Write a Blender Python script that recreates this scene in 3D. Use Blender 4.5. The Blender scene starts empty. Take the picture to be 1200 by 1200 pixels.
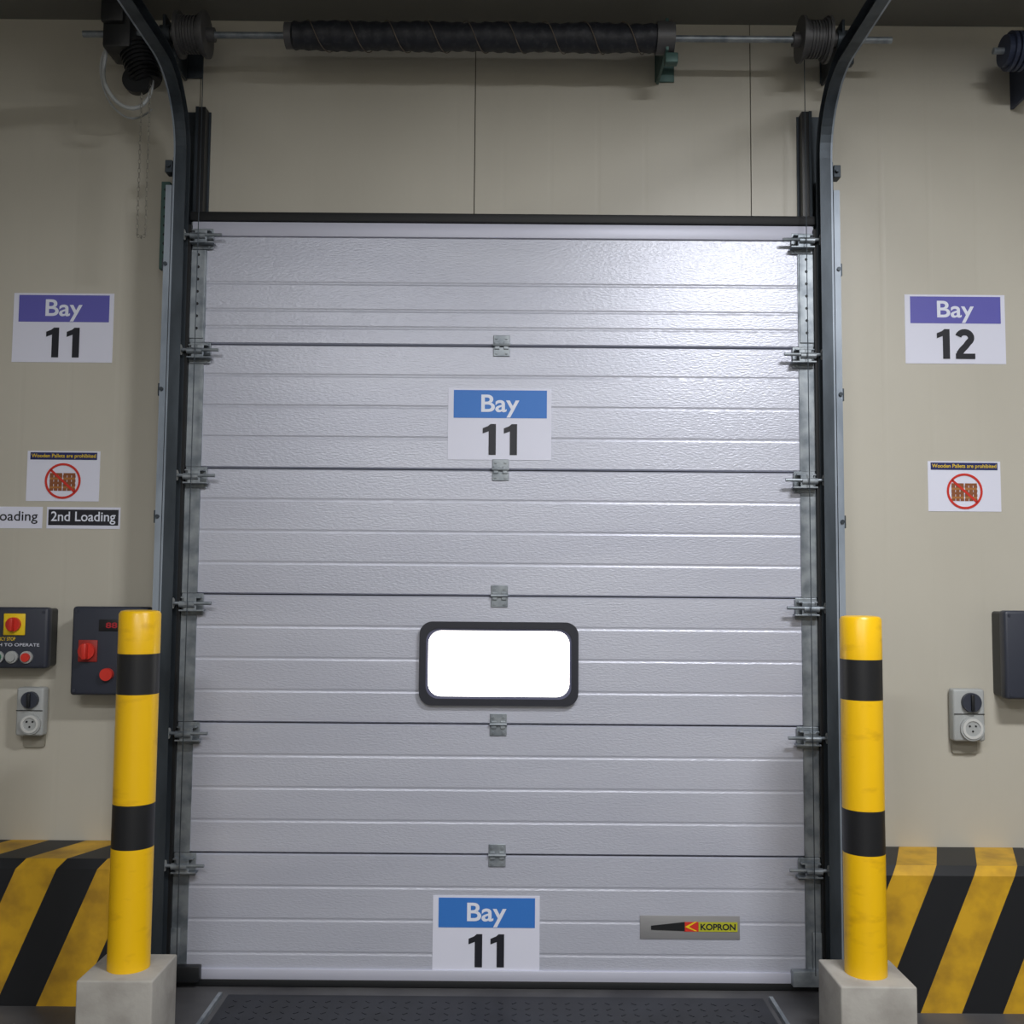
import bpy, bmesh, math, random
from mathutils import Vector, Matrix
random.seed(4)
S = bpy.context.scene
try:
    S.view_settings.view_transform = 'Standard'
    S.view_settings.look = 'None'
except Exception: pass

# ---------------------------------------------------------------- materials
def lin(c):
    return tuple(((v/255)/12.92 if v/255 <= .04045 else ((v/255+.055)/1.055)**2.4) for v in c)
MATS = {}
def mat(name, rgb, rough=.5, metal=0., emit=0., bump=None, var=None, spec=.5):
    """bump=(scale xyz, strength, dist)  var=(scale xyz, dark rgb, amount lo, hi)"""
    if name in MATS: return MATS[name]
    m = bpy.data.materials.new(name); m.use_nodes = True
    nt = m.node_tree; b = nt.nodes['Principled BSDF']
    c = lin(rgb)
    b.inputs['Base Color'].default_value = (*c, 1)
    b.inputs['Roughness'].default_value = rough
    b.inputs['Metallic'].default_value = metal
    b.inputs['Specular IOR Level'].default_value = spec
    if emit:
        b.inputs['Emission Color'].default_value = (*c, 1)
        b.inputs['Emission Strength'].default_value = emit
    tc = nt.nodes.new('ShaderNodeTexCoord')
    if var:
        mp = nt.nodes.new('ShaderNodeMapping'); mp.inputs['Scale'].default_value = var[0]
        n = nt.nodes.new('ShaderNodeTexNoise'); n.inputs['Scale'].default_value = 1; n.inputs['Detail'].default_value = 6
        r = nt.nodes.new('ShaderNodeMapRange'); r.inputs['From Min'].default_value = var[2]; r.inputs['From Max'].default_value = var[3]
        mx = nt.nodes.new('ShaderNodeMix'); mx.data_type = 'RGBA'
        mx.inputs[6].default_value = (*c, 1); mx.inputs[7].default_value = (*lin(var[1]), 1)
        nt.links.new(tc.outputs['Object'], mp.inputs[0]); nt.links.new(mp.outputs[0], n.inputs['Vector'])
        nt.links.new(n.outputs[0], r.inputs[0]); nt.links.new(r.outputs[0], mx.inputs[0])
        nt.links.new(mx.outputs[2], b.inputs['Base Color'])
    if bump:
        mp = nt.nodes.new('ShaderNodeMapping'); mp.inputs['Scale'].default_value = bump[0]
        n = nt.nodes.new('ShaderNodeTexNoise'); n.inputs['Scale'].default_value = 1; n.inputs['Detail'].default_value = 3
        bp = nt.nodes.new('ShaderNodeBump'); bp.inputs['Strength'].default_value = bump[1]; bp.inputs['Distance'].default_value = bump[2]
        nt.links.new(tc.outputs['Object'], mp.inputs[0]); nt.links.new(mp.outputs[0], n.inputs['Vector'])
        nt.links.new(n.outputs[0], bp.inputs['Height']); nt.links.new(bp.outputs[0], b.inputs['Normal'])
    MATS[name] = m
    return m

def hazard(name, period, slope, phase):
    m = bpy.data.materials.new(name); m.use_nodes = True
    nt = m.node_tree; b = nt.nodes['Principled BSDF']; b.inputs['Roughness'].default_value = .5
    tc = nt.nodes.new('ShaderNodeTexCoord'); sx = nt.nodes.new('ShaderNodeSeparateXYZ')
    nt.links.new(tc.outputs['Object'], sx.inputs[0])
    def M(op, a, b2):
        n = nt.nodes.new('ShaderNodeMath'); n.operation = op
        for i, v in enumerate((a, b2)):
            if isinstance(v, (int, float)): n.inputs[i].default_value = v
            else: nt.links.new(v, n.inputs[i])
        return n.outputs[0]
    u = M('SUBTRACT', sx.outputs['X'], M('MULTIPLY', sx.outputs['Z'], slope))
    u = M('SUBTRACT', u, M('MULTIPLY', sx.outputs['Y'], slope))
    u = M('FRACT', M('ADD', M('DIVIDE', u, period), phase+50), 0)
    f = M('GREATER_THAN', u, .5)
    n = nt.nodes.new('ShaderNodeTexNoise'); n.inputs['Scale'].default_value = 9; n.inputs['Detail'].default_value = 8
    nt.links.new(tc.outputs['Object'], n.inputs['Vector'])
    r = nt.nodes.new('ShaderNodeValToRGB')
    r.color_ramp.elements[0].position = .3; r.color_ramp.elements[0].color = (*lin((160, 122, 34)), 1)
    r.color_ramp.elements[1].position = .6; r.color_ramp.elements[1].color = (*lin((208, 162, 34)), 1)
    nt.links.new(n.outputs[0], r.inputs[0])
    mx = nt.nodes.new('ShaderNodeMix'); mx.data_type = 'RGBA'
    nt.links.new(f, mx.inputs[0]); nt.links.new(r.outputs[0], mx.inputs[6]); mx.inputs[7].default_value = (*lin((24, 26, 30)), 1)
    nt.links.new(mx.outputs[2], b.inputs['Base Color'])
    return m

doorM = mat('door_stucco_steel', (190, 193, 206), .34, .2, bump=((60, 60, 170), .35, .004), var=((.8, 1, 5), (181, 184, 198), .4, .7))
aluM = mat('aluminium_profile', (196, 198, 214), .48, .2)
galv = mat('galvanised_steel', (152, 159, 165), .42, .5, var=((14, 14, 14), (112, 120, 128), .4, .65))
galvL = mat('galvanised_light', (150, 160, 172), .45, .3, var=((10, 10, 3), (120, 130, 142), .4, .65))
galvD = mat('galvanised_dark', (70, 78, 86), .45, .5, var=((10, 10, 3), (50, 57, 64), .4, .65))
black = mat('black_rubber', (22, 24, 27), .6)
blackP = mat('black_plastic', (26, 28, 31), .4)
boxM = mat('dark_enclosure', (50, 54, 66), .45)
yellow = mat('yellow_paint', (238, 188, 12), .35, var=((9, 9, 22), (200, 148, 16), .58, .85))
bandM = mat('black_band', (24, 25, 28), .45)
conc = mat('concrete', (166, 163, 157), .9, var=((7, 7, 7), (130, 126, 120), .45, .8), bump=((60, 60, 60), .25, .004))
white = mat('sign_white', (220, 222, 238), .5)
blue = mat('sign_blue', (52, 118, 200), .5)
violet = mat('sign_violet', (96, 94, 178), .5)
ink = mat('sign_ink', (26, 27, 38), .5)
wtext = mat('sign_text_white', (226, 230, 244), .5)
red = mat('red_plastic', (205, 52, 42), .35)
green = mat('green_plastic', (30, 120, 84), .35)
navy = mat('navy', (24, 34, 92), .5)
yel2 = mat('yellow_plastic', (235, 200, 30), .4)
brown = mat('pallet_brown', (170, 112, 58), .6)
grayP = mat('gray_plastic', (164, 167, 167), .4)
wcable = mat('white_hose', (172, 176, 178), .4)
frameM = mat('window_frame_black', (38, 40, 50), .4)
glassM = mat('daylight_glow_pane', (255, 252, 244), .2, emit=4)  # pane emits by itself, standing in for daylight from outside
gbracket = mat('green_bracket', (70, 98, 94), .5, .3)
springM = mat('spring_cover', (28, 31, 40), .55, var=((60, 60, 60), (46, 48, 54), .5, .7))
drumM = mat('cast_drum', (88, 88, 90), .5, .4)
ledR = mat('red_display', (150, 30, 40), .4, emit=.15)

wallM = mat('cream_panel', (191, 187, 175), .40, var=((1.2, 1, .6), (181, 177, 165), .35, .7))
nt = wallM.node_tree; b = nt.nodes['Principled BSDF']
tc = nt.nodes.new('ShaderNodeTexCoord')
wv = nt.nodes.new('ShaderNodeTexWave'); wv.wave_type = 'BANDS'; wv.bands_direction = 'X'; wv.inputs['Scale'].default_value = 1.6
rp = nt.nodes.new('ShaderNodeMapRange'); rp.inputs['From Min'].default_value = 0; rp.inputs['From Max'].default_value = .04
bp = nt.nodes.new('ShaderNodeBump'); bp.inputs['Strength'].default_value = .11; bp.inputs['Distance'].default_value = .003
nt.links.new(tc.outputs['Object'], wv.inputs[0]); nt.links.new(wv.outputs[1], rp.inputs[0])
nt.links.new(rp.outputs[0], bp.inputs['Height']); nt.links.new(bp.outputs[0], b.inputs['Normal'])
ceilM = mat('ceiling_panel', (112, 112, 108), .6)
floorM = mat('floor_concrete', (84, 84, 86), .55, var=((3, 3, 3), (58, 58, 62), .4, .7))
plateM = mat('leveller_steel', (34, 37, 44), .45, .4, var=((6, 6, 6), (24, 26, 31), .4, .7))

# ---------------------------------------------------------------- helpers
def link(o, parent=None):
    S.collection.objects.link(o)
    if parent:
        o.parent = parent
        o.matrix_parent_inverse = Matrix.Translation(parent.location).inverted()
    return o
def empty(name, loc=(0, 0, 0)):
    e = bpy.data.objects.new(name, None); e.location = loc; e.empty_display_size = .1
    S.collection.objects.link(e); return e
def mesh_obj(name, bm, m, parent=None, loc=None, smooth=False):
    me = bpy.data.meshes.new(name)
    bmesh.ops.recalc_face_normals(bm, faces=bm.faces)
    bm.to_mesh(me); bm.free()
    if smooth:
        for p in me.polygons: p.use_smooth = True
        try: me.set_sharp_from_angle(angle=math.radians(35))
        except Exception: pass
    for x in (m if isinstance(m, (list, tuple)) else [m]): me.materials.append(x)
    o = bpy.data.objects.new(name, me)
    return link(o, parent)
def addbox(bm, c, s, bevel=0, seg=2, mi=0):
    r = bmesh.ops.create_cube(bm, size=1, matrix=Matrix.Translation(c) @ Matrix.Diagonal((*s, 1)))
    vs = r['verts']
    es = list({e for v in vs for e in v.link_edges})
    fs = {f for v in vs for f in v.link_faces}
    for f in fs: f.material_index = mi
    if bevel:
        bmesh.ops.bevel(bm, geom=es, offset=bevel, segments=seg, affect='EDGES', profile=.5)
def box(name, c, s, m, parent=None, bevel=0, seg=2):
    bm = bmesh.new(); addbox(bm, c, s, bevel, seg)
    return mesh_obj(name, bm, m, parent, smooth=bevel > 0)
def addcyl(bm, p0, p1, r, seg=24, r2=None, mi=0):
    p0 = Vector(p0); p1 = Vector(p1); d = p1-p0
    q = d.to_track_quat('Z', 'Y').to_matrix().to_4x4()
    before = set(bm.faces)
    bmesh.ops.create_cone(bm, cap_ends=True, segments=seg, radius1=r, radius2=r if r2 is None else r2, depth=d.length,
                          matrix=Matrix.Translation((p0+p1)/2) @ q)
    for f in set(bm.faces)-before: f.material_index = mi
def cyl(name, p0, p1, r, m, parent=None, seg=32, r2=None):
    bm = bmesh.new(); addcyl(bm, p0, p1, r, seg, r2)
    return mesh_obj(name, bm, m, parent, smooth=True)
def tube(name, pts, r, m, parent=None, cyclic=False, smoothc=True):
    cu = bpy.data.curves.new(name, 'CURVE'); cu.dimensions = '3D'; cu.bevel_depth = r; cu.bevel_resolution = 4
    sp = cu.splines.new('NURBS' if smoothc else 'POLY'); sp.points.add(len(pts)-1)
    for i, p in enumerate(pts): sp.points[i].co = (*p, 1)
    if smoothc: sp.order_u = 3; sp.use_endpoint_u = True; sp.resolution_u = 8
    sp.use_cyclic_u = cyclic; cu.use_fill_caps = True
    o = bpy.data.objects.new(name, cu); S.collection.objects.link(o)
    dg = bpy.context.evaluated_depsgraph_get(); me = bpy.data.meshes.new_from_object(o.evaluated_get(dg))
    bpy.data.objects.remove(o)
    for p in me.polygons: p.use_smooth = True
    me.materials.clear(); me.materials.append(m)
    return link(bpy.data.objects.new(name, me), parent)
def addtorus(bm, c, R, r, axis='Y', sx=1, sz=1, n=20, k=8):
    vs = []
    for i in range(n):
        a = 2*math.pi*i/n; row = []
        for j in range(k):
            t = 2*math.pi*j/k; rr = R+r*math.cos(t)
            u, v, w = rr*math.cos(a)*sx, rr*math.sin(a)*sz, r*math.sin(t)
            p = (u, w, v) if axis == 'Y' else (w, u, v)
            row.append(bm.verts.new(Vector(c)+Vector(p)))
        vs.append(row)
    for i in range(n):
        for j in range(k):
            bm.faces.new((vs[i][j], vs[(i+1) % n][j], vs[(i+1) % n][(j+1) % k], vs[i][(j+1) % k]))
def text(s, w, h, c, m, parent, bold=.02, name='lettering'):
    cu = bpy.data.curves.new('t', 'FONT'); cu.body = s; cu.size = 1; cu.offset = bold; cu.resolution_u = 6
    o = bpy.data.objects.new('t', cu); S.collection.objects.link(o)
    dg = bpy.context.evaluated_depsgraph_get(); me = bpy.data.meshes.new_from_object(o.evaluated_get(dg))
    bpy.data.objects.remove(o)
    xs = [v.co.x for v in me.vertices]; ys = [v.co.y for v in me.vertices]
    cx, cy = (min(xs)+max(xs))/2, (min(ys)+max(ys))/2
    kx, ky = w/(max(xs)-min(xs)), h/(max(ys)-min(ys))
    for v in me.vertices: v.co = (c[0]+(v.co.x-cx)*kx, c[1], c[2]+(v.co.y-cy)*ky)
    me.materials.clear(); me.materials.append(m)
    return link(bpy.data.objects.new(name, me), parent)
def rrect(w, h, r, n=8):
    pts = []
    for cx, cz, a0 in ((w/2-r, h/2-r, 0), (-w/2+r, h/2-r, 90), (-w/2+r, -h/2+r, 180), (w/2-r, -h/2+r, 270)):
        for i in range(n+1):
            a = math.radians(a0+90*i/n); pts.append((cx+r*math.cos(a), cz+r*math.sin(a)))
    return pts
def prism(name, pts, c, y0, y1, m, parent=None, hole=None):
    bm = bmesh.new()
    def ring(P, y): return [bm.verts.new((c[0]+p[0], y, c[1]+p[1])) for p in P]
    A, B = ring(pts, y0), ring(pts, y1); n = len(pts)
    for i in range(n): bm.faces.new((A[i], A[(i+1) % n], B[(i+1) % n], B[i]))
    if hole:
        C, D = ring(hole, y0), ring(hole, y1)
        for i in range(n):
            j = (i+1) % n
            bm.faces.new((C[i], C[j], D[j], D[i])); bm.faces.new((A[i], A[j], C[j], C[i])); bm.faces.new((B[i], B[j], D[j], D[i]))
    else:
        bm.faces.new(A); bm.faces.new(B)
    return mesh_obj(name, bm, m, parent)
def circ(r, n=40): return [(r*math.cos(2*math.pi*i/n), r*math.sin(2*math.pi*i/n)) for i in range(n)]
def digit(ch, x, z, h, y, m, parent):
    if ch == '1':
        P = [(.215, -.5), (.445, -.5), (.445, .5), (.27, .5), (.19, .43), (.02, .36), (.02, .19), (.215, .265)]
    else:
        c = []
        for i in range(17):
            a = math.radians(165-195*i/16); c.append((.32+.215*math.cos(a), .21+.19*math.sin(a)))
        c += [(.44, .05), (.36, -.06), (.24, -.18), (.15, -.30), (.125, -.42)]
        t = .105; L = []; R = []
        for i, p in enumerate(c):
            a = c[max(i-1, 0)]; b_ = c[min(i+1, len(c)-1)]
            d = Vector((b_[0]-a[0], b_[1]-a[1])).normalized()
            L.append((p[0]-d.y*t, p[1]+d.x*t)); R.append((p[0]+d.y*t, p[1]-d.x*t))
        bm = bmesh.new()
        VL = [bm.verts.new((x+p[0]*h, y, z+p[1]*h)) for p in L]; VR = [bm.verts.new((x+p[0]*h, y, z+p[1]*h)) for p in R]
        for i in range(len(c)-1): bm.faces.new((VL[i], VL[i+1], VR[i+1], VR[i]))
        q = [bm.verts.new((x+a*h, y-.0003, z+b_*h)) for a, b_ in ((.015, -.5), (.66, -.5), (.66, -.32), (.015, -.32))]
        bm.faces.new(q)
        mesh_obj('numeral_2', bm, m, parent); return
    prism('numeral_1', [(p[0]*h, p[1]*h) for p in P], (x, z), y-.0004, y, m, parent)

WY = .10      # wall face
CZ = 3.90     # ceiling
# ---------------------------------------------------------------- room shell
bm = bmesh.new()
seams = [-5, -4.72, -3.57, -2.42, -1.27, -.12, 1.03, 2.18, 3.33, 4.48, 5]
OX, OZ = 1.2, 2.96
for a, c in zip(seams[:-1], seams[1:]):
    a2, c2 = a+.002, c-.002
    cuts = [a2]+[x for x in (-OX, OX) if a2 < x < c2]+[c2]
    for u, v in zip(cuts[:-1], cuts[1:]):
        inside = u >= -OX-.001 and v <= OX+.001
        z0 = OZ if inside else 0
        addbox(bm, ((u+v)/2, WY+.004, (z0+CZ)/2), (v-u, .008, CZ-z0))
for u, v, z0 in ((-5, -OX, 0), (OX, 5, 0), (-OX, OX, OZ)):
    addbox(bm, ((u+v)/2, WY+.059, (z0+CZ)/2), (v-u, .1, CZ-z0), mi=1)
mesh_obj('wall_back', bm, [wallM, mat('seam_backing', (92, 88, 78), .8)])  # second material: dark backing behind the gaps between wall panels
box('floor', (0, -3.4, -.05), (10.2, 7.3, .1), floorM)
box('ceiling', (0, -3.4, CZ+.05), (10.2, 7.3, .1), ceilM)
box('wall_left', (-5.05, -3.4, CZ/2), (.1, 7.2, CZ), wallM)
box('wall_right', (5.05, -3.4, CZ/2), (.1, 7.2, CZ), wallM)
box('wall_front', (0, -7.05, CZ/2), (10, .1, CZ), wallM)

e = empty('dock_leveller', (0, -.9, 0))
box('deck_plate', (0, -.95, .004), (2.0, 1.7, .008), plateM, e)
for x in (-1.03, 1.03): box('edge_reflection_strip', (x, -.95, .008), (.014, 1.7, .016), galv, e)  # raised plate edges, made of lighter metal to stand in for reflections
bm = bmesh.new()
for i in range(40):
    for j in range(14):
        x = -.96+i*.049; y = -.16-j*.05
        a = math.radians(45 if (i+j) % 2 else -45)
        bmesh.ops.create_cube(bm, size=1, matrix=Matrix.Translation((x, y, .0085)) @ Matrix.Rotation(a, 4, 'Z') @ Matrix.Diagonal((.02, .005, .0012, 1)))
mesh_obj('tread_pattern', bm, plateM, e)

# ---------------------------------------------------------------- sectional door
door = empty('sectional_door', (0, 0, 0))
DW = 1.19
for k in range(6):
    z0, z1 = (k*.5 if k else .03), (k+1)*.5
    g = .0022
    prof = [(.04, z0+g), (.010, z0+g), (0, z0+g+.005)]
    for q in ((.125, .25, .375) if k < 5 else (.07, .14, .25)):
        zz = k*.5+q
        prof += [(0, zz-.008), (.0017, zz-.002), (.0017, zz+.002), (0, zz+.008)]
    prof += [(0, z1-g-.005), (.010, z1-g), (.04, z1-g)]
    bm = bmesh.new()
    L = [bm.verts.new((-DW, y, z)) for y, z in prof]; R = [bm.verts.new((DW, y, z)) for y, z in prof]
    n = len(prof)
    for i in range(n): bm.faces.new((L[i], L[(i+1) % n], R[(i+1) % n], R[i]))
    bm.faces.new(L); bm.faces.new(R)
    mesh_obj('panel_%d' % (k+1), bm, doorM, door)
    for sx in (-1, 1):
        box('end_cap', (sx*1.222, .016, (z0+z1)/2), (.064, .046, z1-z0-.008), galv, door)
box('panel_core', (0, .045, 1.5), (2.44, .012, 2.96), galvD, door)
box('top_profile', (0, -.004, 2.968), (2.5, .016, .058), aluM, door, .003)
box('top_seal', (0, .02, 3.018), (2.52, .08, .038), black, door, .006)
box('bottom_profile', (0, -.003, .048), (2.48, .014, .040), aluM, door, .003)
box('bottom_seal', (0, .015, .016), (2.5, .05, .030), black, door, .006)
for sx in (-1, 1):
    box('cable_bracket', (sx*1.19, -.022, .055), (.12, .034, .06), blackP if sx < 0 else galv, door, .005)
    box('cable_bracket_plate', (sx*1.235, -.012, .14), (.04, .006, .16), galv, door, .001)
wc = (0, 1.237)
prism('window_frame', rrect(.622, .325, .05), wc, -.022, .0, frameM, door, hole=rrect(.570, .273, .05))
prism('window_inner_bead', rrect(.570, .273, .05), wc, -.016, .0, mat('bead_gray', (96, 98, 124), .5), door, hole=rrect(.552, .255, .05))
prism('window_glazing', rrect(.552, .255, .05), wc, -.010, -.004, glassM, door)
for k in range(1, 6):
    z = k*.5
    bm = bmesh.new()
    addbox(bm, (0, -.003, z+.024), (.066, .005, .038), .002)
    addbox(bm, (0, -.003, z-.024), (.066, .005, .038), .002)
    addbox(bm, (-.018, -.007, z), (.02, .008, .03), .002); addbox(bm, (.018, -.007, z), (.02, .008, .03), .002)
    addcyl(bm, (-.034, -.010, z+.002), (.034, -.010, z+.002), .006, 12)
    for x in (-.02, .02):
        for dz in (.03, -.03): addcyl(bm, (x, -.006, z+dz), (x, -.011, z+dz), .005, 8)
    mesh_obj('centre_hinge', bm, galv, door)
for sx in (-1, 1):
    for z in (.46, .96, 1.46, 1.96, 2.46, 2.925):
        bm = bmesh.new()
        addbox(bm, (sx*1.205, -.010, z+.0), (.085, .005, .085), .002)
        addbox(bm, (sx*1.205, -.026, z+.026), (.075, .034, .005), .001)
        addbox(bm, (sx*1.20, -.030, z-.024), (.095, .040, .006), .001)
        addbox(bm, (sx*1.205, -.046, z+.0), (.05, .006, .05), .002)
        addcyl(bm, (sx*1.185, -.048, z), (sx*1.245, -.048, z), .013, 14)
        addcyl(bm, (sx*1.12, -.050, z+.004), (sx*1.29, -.050, z+.004), .0065, 12)
        for dz in (.033, -.033): addcyl(bm, (sx*1.178, -.012, z+dz), (sx*1.178, -.018, z+dz), .006, 8)
        mesh_obj('roller_hinge', bm, galv, door)
        cyl('roller', (sx*1.268, -.050, z+.004), (sx*1.292, -.050, z+.004), .021, grayP, door, 20)
    bm = bmesh.new()
    addbox(bm, (sx*1.222, -.010, 2.70), (.056, .005, .36), .001)
    for i in range(7): addcyl(bm, (sx*1.222, -.0122, 2.56+i*.05), (sx*1.222, -.0135, 2.56+i*.05), .006, 10, mi=1)
    mesh_obj('top_carrier', bm, [galv, black], door)

# ---------------------------------------------------------------- vertical tracks
def sweep(name, prof, path, m, parent):
    bm = bmesh.new(); rows = []
    for i, (y, z) in enumerate(path):
        a = path[max(i-1, 0)]; c = path[min(i+1, len(path)-1)]
        t = Vector((c[0]-a[0], c[1]-a[1])).normalized(); nn = Vector((-t.y, t.x))
        rows.append([bm.verts.new((px, y+nn.x*pn, z+nn.y*pn)) for px, pn in prof])
    k = len(prof)
    for a, c in zip(rows[:-1], rows[1:]):
        for j in range(k): bm.faces.new((a[j], a[(j+1) % k], c[(j+1) % k], c[j]))
    bm.faces.new(rows[0]); bm.faces.new(rows[-1])
    return mesh_obj(name, bm, m, parent)
for sx in (-1, 1):
    t = empty('door_track', (sx*1.29, 0, 0))
    R = .30; Z0 = 3.25
    path = [(-.052, .02), (-.052, 1), (-.052, 2), (-.052, Z0)]
    for i in range(1, 15):
        a = math.pi/2*i/14; path.append((-.052-R+R*math.cos(a), Z0+R*math.sin(a)))
    path.append((-3.0, Z0+R))
    T = .003; x0, x1, h = sx*1.262, sx*1.305, .028
    prof = [(x0, -h), (x1, -h), (x1, h), (x0, h), (x0, h-T), (x1-sx*T, h-T), (x1-sx*T, -h+T), (x0, -h+T)]
    sweep('roller_track', prof, path, galvD, t)
    # bright outer return lip of the rolled track, follows the bend
    prof = [(sx*1.305, -h-.001), (sx*1.312, -h-.001), (sx*1.312, h), (sx*1.305, h)]
    sweep('track_lip', prof, path, galvL, t)
    box('angle_wall_leg', (sx*1.275, WY-.004, 1.75), (.11, .006, 3.50), galvD, t)
    box('angle_web', (sx*1.316, .015, 1.62), (.005, .16, 3.24), galvD, t)
    box('angle_front_leg', (sx*1.327, -.078, 1.56), (.024, .005, 3.12), galvL, t)
    box('side_seal', (sx*1.275, .03, 1.49), (.05, .11, 2.98), black, t)
    box('upper_upright', (sx*1.243, .068, 3.26), (.03, .05, .48), blackP, t)
    box('upper_web', (sx*1.262, .066, 3.26), (.012, .054, .48), galvD, t)
    bm = bmesh.new()
    for z in (.3, .8, 1.3, 1.8, 2.3, 2.8, 3.2):
        addbox(bm, (sx*1.333, -.05, z), (.028, .05, .05), .002); addcyl(bm, (sx*1.33, -.074, z), (sx*1.33, -.088, z), .008, 8)
    mesh_obj('track_clip', bm, galvD, t)
    bm = bmesh.new()
    for y in (-1.3, -2.8):
        addbox(bm, (sx*1.328, y, (3.53+CZ)/2), (.03, .03, CZ-3.53))
    mesh_obj('ceiling_hanger', bm, galv, t)
    tube('lift_cable', [(sx*1.208, -.07, 3.68), (sx*1.208, -.07, .08)], .0018, galvD, t, smoothc=False)
    if sx < 0:
        bm = bmesh.new(); addbox(bm, (-1.362, .0, 2.98), (.035, .03, .36), .002)
        for i in range(9): addcyl(bm, (-1.362, -.016, 2.83+i*.037), (-1.362, -.0165, 2.83+i*.037), .006, 8, mi=1)
        addbox(bm, (-1.362, .055, 2.98), (.02, .085, .3))
        mesh_obj('perforated_bracket', bm, [gbracket, black], t)
    else:
        cyl('conduit', (1.356, .08, 2.2), (1.356, .08, 3.3), .009, galv, t, 12)

# ---------------------------------------------------------------- torsion shaft
sh = empty('torsion_spring_shaft', (0, -.15, 3.70))
SZ, SY = 3.70, -.15
cyl('shaft', (-1.66, SY, SZ), (1.53, SY, SZ), .013, galv, sh)
bm = bmesh.new(); N = 90; seg = 28; rows = []
for i in range(N+1):
    x = -.84+1.466*i/N; row = []
    for j in range(seg):
        a = 2*math.pi*j/seg
        r = .054+.0025*math.sin(i*1.9)*1.0+.002*math.sin(a*2+i*.31)
        if i in (0, N): r = .045
        row.append(bm.verts.new((x, SY+r*math.cos(a), SZ+r*math.sin(a))))
    rows.append(row)
for a, c in zip(rows[:-1], rows[1:]):
    for j in range(seg): bm.faces.new((a[j], a[(j+1) % seg], c[(j+1) % seg], c[j]))
bm.faces.new(rows[0]); bm.faces.new(rows[-1])
mesh_obj('spring_sleeve', bm, springM, sh, smooth=True)
pts = []
for i in range(260):
    x = -.82+1.42*i/259; a = (x+.82)*2*math.pi/.155
    pts.append((x, SY+.0585*math.cos(a), SZ+.0585*math.sin(a)))
tube('sleeve_lacing', pts, .0018, mat('lacing', (104, 94, 84), .7), sh, smoothc=False)
for sx in (-1, 1):
    bm = bmesh.new()
    for dx, r in ((-.052, .088), (-.040, .074), (.040, .080), (.050, .088)):
        addcyl(bm, (sx*1.225+dx-.006, SY, SZ), (sx*1.225+dx+.006, SY, SZ), r, 40)
    addcyl(bm, (sx*1.225-.045, SY, SZ), (sx*1.225+.045, SY, SZ), .066, 40)
    for i in range(6): addcyl(bm, (sx*1.225-.033+i*.012, SY, SZ), (sx*1.225-.027+i*.012, SY, SZ), .071, 32)
    addcyl(bm, (sx*1.225-.085, SY, SZ), (sx*1.225+.085, SY, SZ), .028, 20)
    mesh_obj('cable_drum', bm, drumM, sh, smooth=True)
def bearing(x, name, m):
    bm = bmesh.new()
    addbox(bm, (x, (SY+WY)/2-.02, SZ-.0), (.012, WY-SY+.03, .13), .002)
    addbox(bm, (x+.03, WY-.007, SZ+.02), (.08, .01, .15), .002)
    addcyl(bm, (x-.02, SY, SZ), (x+.02, SY, SZ), .036, 20)
    addbox(bm, (x+.02, SY, SZ-.085), (.05, .04, .04), .004)
    mesh_obj(name, bm, m, sh, smooth=True)
bearing(.64, 'centre_bearing_bracket', gbracket); bearing(-1.33, 'end_bearing_bracket', galvD); bearing(1.33, 'end_bearing_bracket', galvD)
cyl('spring_cone', (.60, SY, SZ), (.67, SY, SZ), .062, drumM, sh); cyl('spring_cone', (-.86, SY, SZ), (-.83, SY, SZ), .05, drumM, sh)

sh2 = empty('torsion_spring_shaft', (2.3, -.15, 3.68))
cyl('shaft', (1.93, SY, 3.66), (3.6, SY, 3.66), .013, galv, sh2)
bm = bmesh.new()
for i in range(7): addcyl(bm, (1.99+i*.022, SY, 3.66), (2.003+i*.022, SY, 3.66), .075, 30)
addcyl(bm, (1.97, SY, 3.66), (2.15, SY, 3.66), .06, 30)
addbox(bm, (2.12, -.005, 3.64), (.012, .2, .2))
mesh_obj('cable_drum', bm, mat('blue_gray', (54, 62, 84), .5, .4), sh2)

# ---------------------------------------------------------------- operator motor + chain
mo = empty('door_operator_motor', (-1.48, -.12, 3.65))
box('gearbox', (-1.50, -.15, 3.74), (.11, .15, .26), blackP, mo, .012)
box('gearbox_cover', (-1.51, -.235, 3.78), (.09, .03, .16), blackP, mo, .01)
cyl('motor_body', (-1.46, -.15, 3.66), (-1.40, -.15, 3.50), .055, blackP, mo)
bm = bmesh.new()
for i in range(9):
    p = Vector((-1.455, -.15, 3.645))+Vector((.06, 0, -.16))*(i/10); addcyl(bm, p, p+Vector((.0025, 0, -.0066)), .064, 28)
mesh_obj('cooling_fins', bm, blackP, mo)
cyl('chain_wheel', (-1.43, -.19, 3.50), (-1.43, -.16, 3.50), .055, blackP, mo)
box('mount_plate', (-1.49, .025, 3.70), (.12, .13, .12), galvD, mo, .003)
tube('flex_hose', [(-1.545, -.16, 3.70), (-1.575, -.16, 3.58), (-1.565, -.16, 3.48), (-1.50, -.16, 3.40), (-1.42, -.16, 3.39), (-1.37, -.16, 3.47), (-1.385, -.15, 3.56)], .008, wcable, mo)
tube('cable_a', [(-1.53, -.18, 3.66), (-1.60, -.15, 3.62), (-1.585, -.1, 3.45), (-1.50, .0, 3.40), (-1.46, .07, 3.5)], .004, wcable, mo)
ch = empty('hoist_chain', (-1.43, -.175, 3.3))
chm = mat('chain_steel', (136, 133, 124), .5, .3)
bm = bmesh.new()
for sx2 in (-.016, .016):
    for i in range(33):
        addtorus(bm, (-1.395+sx2, -.175, 3.49-i*.0185), .0068, .0015, 'Y' if i % 2 else 'X', .7, 1.5, 12, 6)
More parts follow.
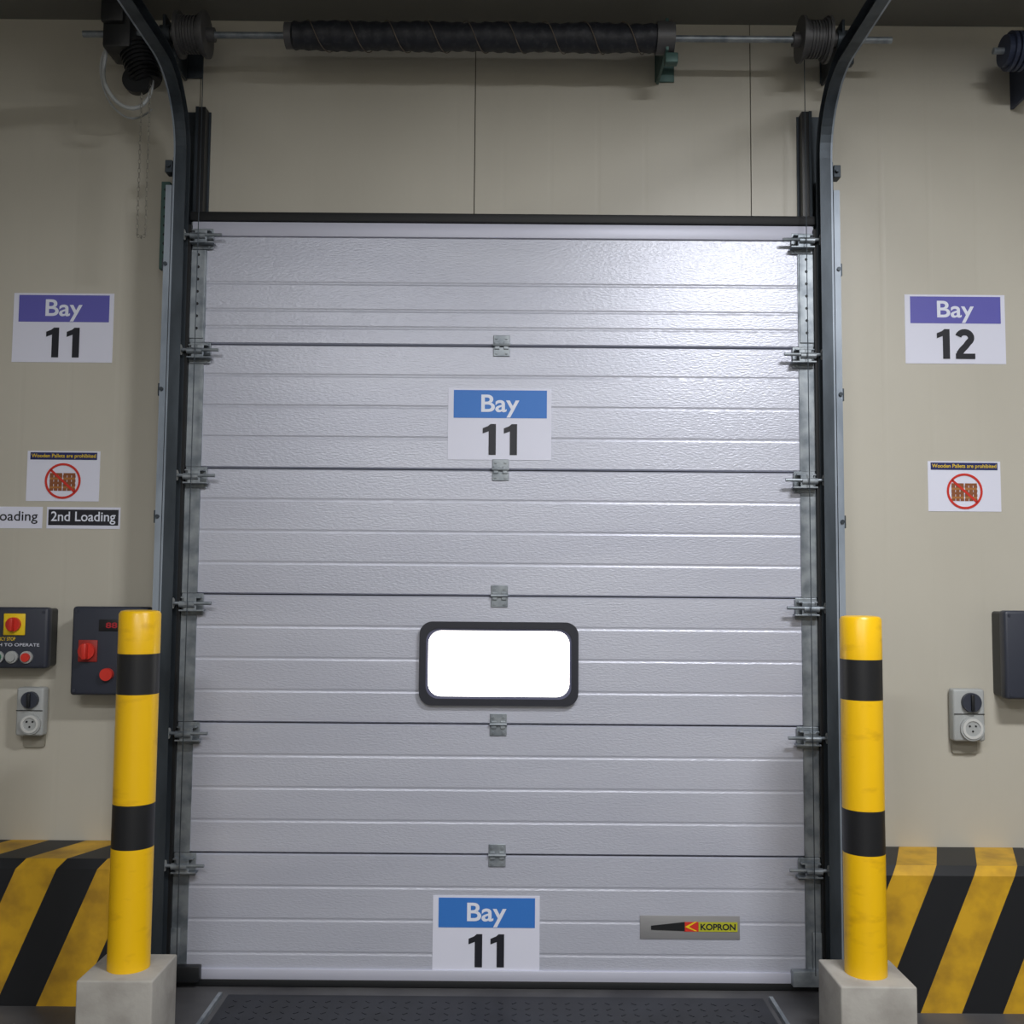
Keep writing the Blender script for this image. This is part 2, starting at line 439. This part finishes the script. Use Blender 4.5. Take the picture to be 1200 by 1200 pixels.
for i in range(5):
    a = math.pi*i/4; addtorus(bm, (-1.395-.016*math.cos(a), -.175, 2.888-.012*math.sin(a)), .0065, .0015, 'Y' if i % 2 else 'X', .8, 1, 12, 6)
mesh_obj('chain_links', bm, chm, ch, smooth=True)

# ---------------------------------------------------------------- bollards
for X in (-1.215, 1.235):
    bo = empty('safety_bollard', (X, -.55, 0))
    bm = bmesh.new()
    R = .0685; top = 1.45
    lv = [(.20, R, 0), (.664, R, 1), (.808, R, 0), (1.17, R, 1), (1.305, R, 0), (top-.012, R, 0), (top-.003, R-.006, 0), (top, R-.02, 0)]
    seg = 48; rows = []
    for z, r, mi in lv: rows.append([bm.verts.new((X+r*math.cos(2*math.pi*j/seg), -.55+r*math.sin(2*math.pi*j/seg), z)) for j in range(seg)])
    for i in range(len(rows)-1):
        for j in range(seg):
            f = bm.faces.new((rows[i][j], rows[i][(j+1) % seg], rows[i+1][(j+1) % seg], rows[i+1][j])); f.material_index = lv[i][2]
    bm.faces.new(rows[-1]); bm.faces.new(rows[0])
    mesh_obj('post', bm, [yellow, bandM], bo, smooth=True)
    bm = bmesh.new(); addbox(bm, (X, -.55, .135), (.245, .245, .27), .006, 3)
    mesh_obj('concrete_footing', bm, conc, bo, smooth=True)

# ---------------------------------------------------------------- striped kerbs
for sx in (-1, 1):
    k = bmesh.new()
    prof = [(.098, 0), (-.20, 0), (-.20, .49), (-.17, .52), (.098, .52)]
    xa, xb = sx*1.40, sx*4.9
    A = [k.verts.new((xa, y, z)) for y, z in prof]; B = [k.verts.new((xb, y, z)) for y, z in prof]
    for i in range(5): k.faces.new((A[i], A[(i+1) % 5], B[(i+1) % 5], B[i]))
    k.faces.new(A); k.faces.new(B)
    mesh_obj('striped_protection_kerb', k, hazard('hazard_%d' % sx, .30, .42, .3 if sx < 0 else .55))

# ---------------------------------------------------------------- signs
def bay_sign(x, y, z, num, head):
    s = empty('bay_number_sign', (x, y, z))
    box('sheet', (x, y-.001, z), (.412, .002, .288), white, s)
    box('header', (x+.002, y-.0025, z+.080), (.372, .001, .112), head, s)
    text('Bay', .152, .092, (x+.002, y-.0036, z+.072), wtext, s, .016)
    h = .124
    if num == '11':
        x0 = x-.5*(.68*h+.445*h)
        digit('1', x0, z-.062, h, y-.0034, ink, s); digit('1', x0+.68*h, z-.062, h, y-.0034, ink, s)
    else:
        x0 = x-.5*(.62*h+.66*h)
        digit('1', x0, z-.062, h, y-.0034, ink, s); digit('2', x0+.62*h, z-.062, h, y-.0036, ink, s)
bay_sign(-1.805, WY, 2.585, '11', violet)
bay_sign(1.864, WY, 2.608, '12', violet)
bay_sign(-.005, -.0005, 2.184, '11', blue)
bay_sign(-.04, -.0005, .203, '11', blue)
def pallet_sign(x, y, z):
    s = empty('pallet_prohibition_sign', (x, y, z))
    box('sheet', (x, y-.001, z), (.296, .002, .205), white, s)
    box('header', (x, y-.0025, z+.082), (.272, .001, .03), navy, s)
    text('Wooden Pallets are prohibited', .262, .020, (x, y-.0036, z+.081), yel2, s, .01)
    bm = bmesh.new()
    for i in range(4):
        for dx, w in ((-.028, .05), (.026, .048)):
            addbox(bm, (x+dx, y-.003, z-.046+i*.018), (w, .001, .009), mi=i % 2)
            for q in (-.018, 0, .018): addbox(bm, (x+dx+q, y-.003, z-.055+i*.018), (.015, .001, .010), mi=1)
    mesh_obj('pallet_picture', bm, [brown, mat('pallet_dark', (138, 80, 44), .6)], s)
    prism('ban_ring', circ(.073), (x, z-.020), y-.0045, y-.0036, red, s, hole=circ(.064))
    bm = bmesh.new()
    bmesh.ops.create_cube(bm, size=1, matrix=Matrix.Translation((x, y-.004, z-.020)) @ Matrix.Rotation(math.radians(42), 4, 'Y') @ Matrix.Diagonal((.134, .001, .009, 1)))
    mesh_obj('ban_slash', bm, red, s)
pallet_sign(-1.781, WY, 1.972); pallet_sign(1.887, WY, 1.959)
for x, t, bg, fg in ((-1.692, '2nd Loading', ink, wtext), (-2.008, '1st Loading', white, ink)):
    s = empty('loading_label_sign', (x, WY, 1.802))
    box('sheet', (x, WY-.001, 1.802), (.298, .002, .088), white, s)
    box('field', (x, WY-.0025, 1.802+.002), (.284, .001, .064), bg, s)
    text(t, .262, .052, (x, WY-.0036, 1.802), fg, s, .01)
s = empty('maker_nameplate', (.745, 0, .234)); x, z = .745, .234
box('plate', (x, -.0025, z), (.385, .003, .088), mat('plate_silver', (150, 150, 152), .45, .3), s, .001)
prism('arrow', [(-.15, .006), (-.02, .021), (-.02, -.013), (-.15, -.009)], (x, z), -.006, -.0045, bandM, s)
box('red_block', (x+.005, -.005, z+.003), (.055, .001, .036), red, s)
prism('yellow_flash', [(-.02, 0), (.02, .02), (.028, .02), (-.005, 0), (.028, -.016), (.02, -.016)], (x, z+.003), -.0065, -.006, yel2, s)
box('yellow_field', (x+.108, -.005, z+.003), (.150, .001, .036), mat('olive_yellow', (176, 176, 40), .5), s)
text('KOPRON', .135, .024, (x+.108, -.0062, z+.003), ink, s, .03)

# ---------------------------------------------------------------- control boxes / sockets
def enclosure(name, x, z, w, h, d):
    s = empty(name, (x, WY, z))
    prism('backplate', rrect(w-.01, h-.01, .012), (x, z), WY-d*.6, WY-.001, blackP, s)
    box('lid', (x, WY-d*.78, z), (w, d*.44, h), boxM, s, .012, 3)
    bm = bmesh.new()
    for a in (-1, 1):
        for c in (-1, 1): addcyl(bm, (x+a*(w/2-.018), WY-d, z+c*(h/2-.018)), (x+a*(w/2-.018), WY-d-.003, z+c*(h/2-.018)), .006, 10)
    mesh_obj('lid_screw', bm, boxM, s)
    return s, WY-d
s, fy = enclosure('push_button_station', -1.91, 1.322, .27, .24, .10)
box('yellow_plate', (-1.905, fy-.003, 1.375), (.085, .006, .085), yel2, s, .003)
cyl('selector_base', (-1.905, fy-.004, 1.375), (-1.905, fy-.02, 1.375), .028, red, s)
box('selector_handle', (-1.905, fy-.03, 1.375), (.014, .02, .05), red, s, .003)
text('EMERGENCY STOP', .12, .014, (-1.96, fy-.001, 1.318), yel2, s, .01)
text('PUSH TO OPERATE', .20, .012, (-1.905, fy-.001, 1.295), wtext, s, .0)
for dx, m in ((-.055, green), (.0, grayP), (.058, red)):
    cyl('button_ring', (-1.91+dx, fy+.002, 1.247), (-1.91+dx, fy-.010, 1.247), .024, grayP, s)
    cyl('button_cap', (-1.91+dx, fy-.010, 1.247), (-1.91+dx, fy-.020, 1.247), .017, m, s)
s, fy = enclosure('door_control_panel', -1.522, 1.275, .30, .345, .12)
box('display', (-1.515, fy-.002, 1.375), (.10, .004, .045), bandM, s, .002)
text('88', .045, .022, (-1.515, fy-.005, 1.375), ledR, s, .02)
box('rotary_plate', (-1.605, fy-.003, 1.275), (.075, .006, .085), mat('dark_red', (150, 40, 34), .5), s, .003)
cyl('rotary_base', (-1.605, fy-.004, 1.275), (-1.605, fy-.022, 1.275), .032, red, s)
box('rotary_handle', (-1.605, fy-.034, 1.275), (.018, .026, .062), red, s, .004)
cyl('stop_button', (-1.525, fy, 1.185), (-1.525, fy-.022, 1.185), .024, red, s)
cyl('open_button', (-1.46, fy, 1.185), (-1.46, fy-.014, 1.185), .018, green, s)
s, fy = enclosure('door_control_panel', 2.125, 1.287, .29, .345, .12)
cyl('rotary_base', (2.15, fy, 1.28), (2.15, fy-.02, 1.28), .03, red, s)
box('display', (2.13, fy-.002, 1.38), (.10, .004, .045), bandM, s, .002)
def socket(x, z, w, h):
    s = empty('industrial_power_socket', (x, WY, z))
    prism('backplate', rrect(w*.8, h*1.25, .01), (x, z-h*.14), WY-.012, WY-.001, mat('steel_plate', (150, 146, 134), .5, .3), s)
    box('housing', (x, WY-.035, z), (w, .05, h), grayP, s, .010, 3)
    box('divider', (x, WY-.061, z+.005), (w*.96, .003, .003), blackP, s)
    cyl('switch_dial', (x+.005, WY-.058, z+h*.25), (x+.005, WY-.078, z+h*.25), w*.30, boxM, s)
    box('switch_lever', (x+.005, WY-.082, z+h*.25), (.012, .012, w*.5), blackP, s, .002)
    cyl('outlet_cover', (x+.008, WY-.058, z-h*.25), (x+.008, WY-.070, z-h*.25), w*.38, grayP, s)
    prism('outlet_ring', circ(w*.32), (x+.008, z-h*.25), WY-.074, WY-.069, mat('light_gray', (198, 199, 197), .4), s, hole=circ(w*.24))
    bm = bmesh.new()
    for q in (-1, 0, 1): addcyl(bm, (x+.008+q*.012, WY-.069, z-h*.25+(.01 if q else -.01)), (x+.008+q*.012, WY-.072, z-h*.25+(.01 if q else -.01)), .004, 8)
    mesh_obj('pin_holes', bm, black, s)
socket(-1.853, 1.03, .108, .19); socket(1.86, 1.045, .125, .205)

# ---------------------------------------------------------------- lights
def luminaire(x, y, power, w=1.2, d=.25):
    s = empty('key_fill_luminaire', (x, y, CZ))
    box('housing', (x, y, CZ-.03), (w+.06, d+.06, .06), white, s, .006)
    box('diffuser', (x, y, CZ-.064), (w, d, .008), mat('diffuser', (245, 248, 255), .4, emit=4), s)
    l = bpy.data.lights.new('lamp', 'AREA'); l.shape = 'RECTANGLE'; l.size = w; l.size_y = d; l.energy = power; l.color = (.99, .99, 1.0)
    o = bpy.data.objects.new('lamp', l); o.location = (x, y, CZ-.075)
    link(o, s)
luminaire(1.5, -2.7, 150, .9, .3)
luminaire(-1.2, -4.8, 100)  # added fill lamp, unseen behind the camera, softens the key light
luminaire(.8, -6.0, 95)  # another unseen fill, added further back for even light
w = bpy.data.worlds.new('world'); S.world = w; w.use_nodes = True
w.node_tree.nodes['Background'].inputs[0].default_value = (.5, .55, .6, 1); w.node_tree.nodes['Background'].inputs[1].default_value = .3

# ---------------------------------------------------------------- camera
cd = bpy.data.cameras.new('camera'); cd.sensor_width = 36; cd.lens = 36; cd.clip_start = .05
co = bpy.data.objects.new('camera', cd); S.collection.objects.link(co)
co.matrix_world = Matrix.Translation((.047, -4.05, 1.55)) @ Matrix.Rotation(math.radians(94), 4, 'X') @ Matrix.Rotation(math.radians(.45), 4, 'Z')
S.camera = co
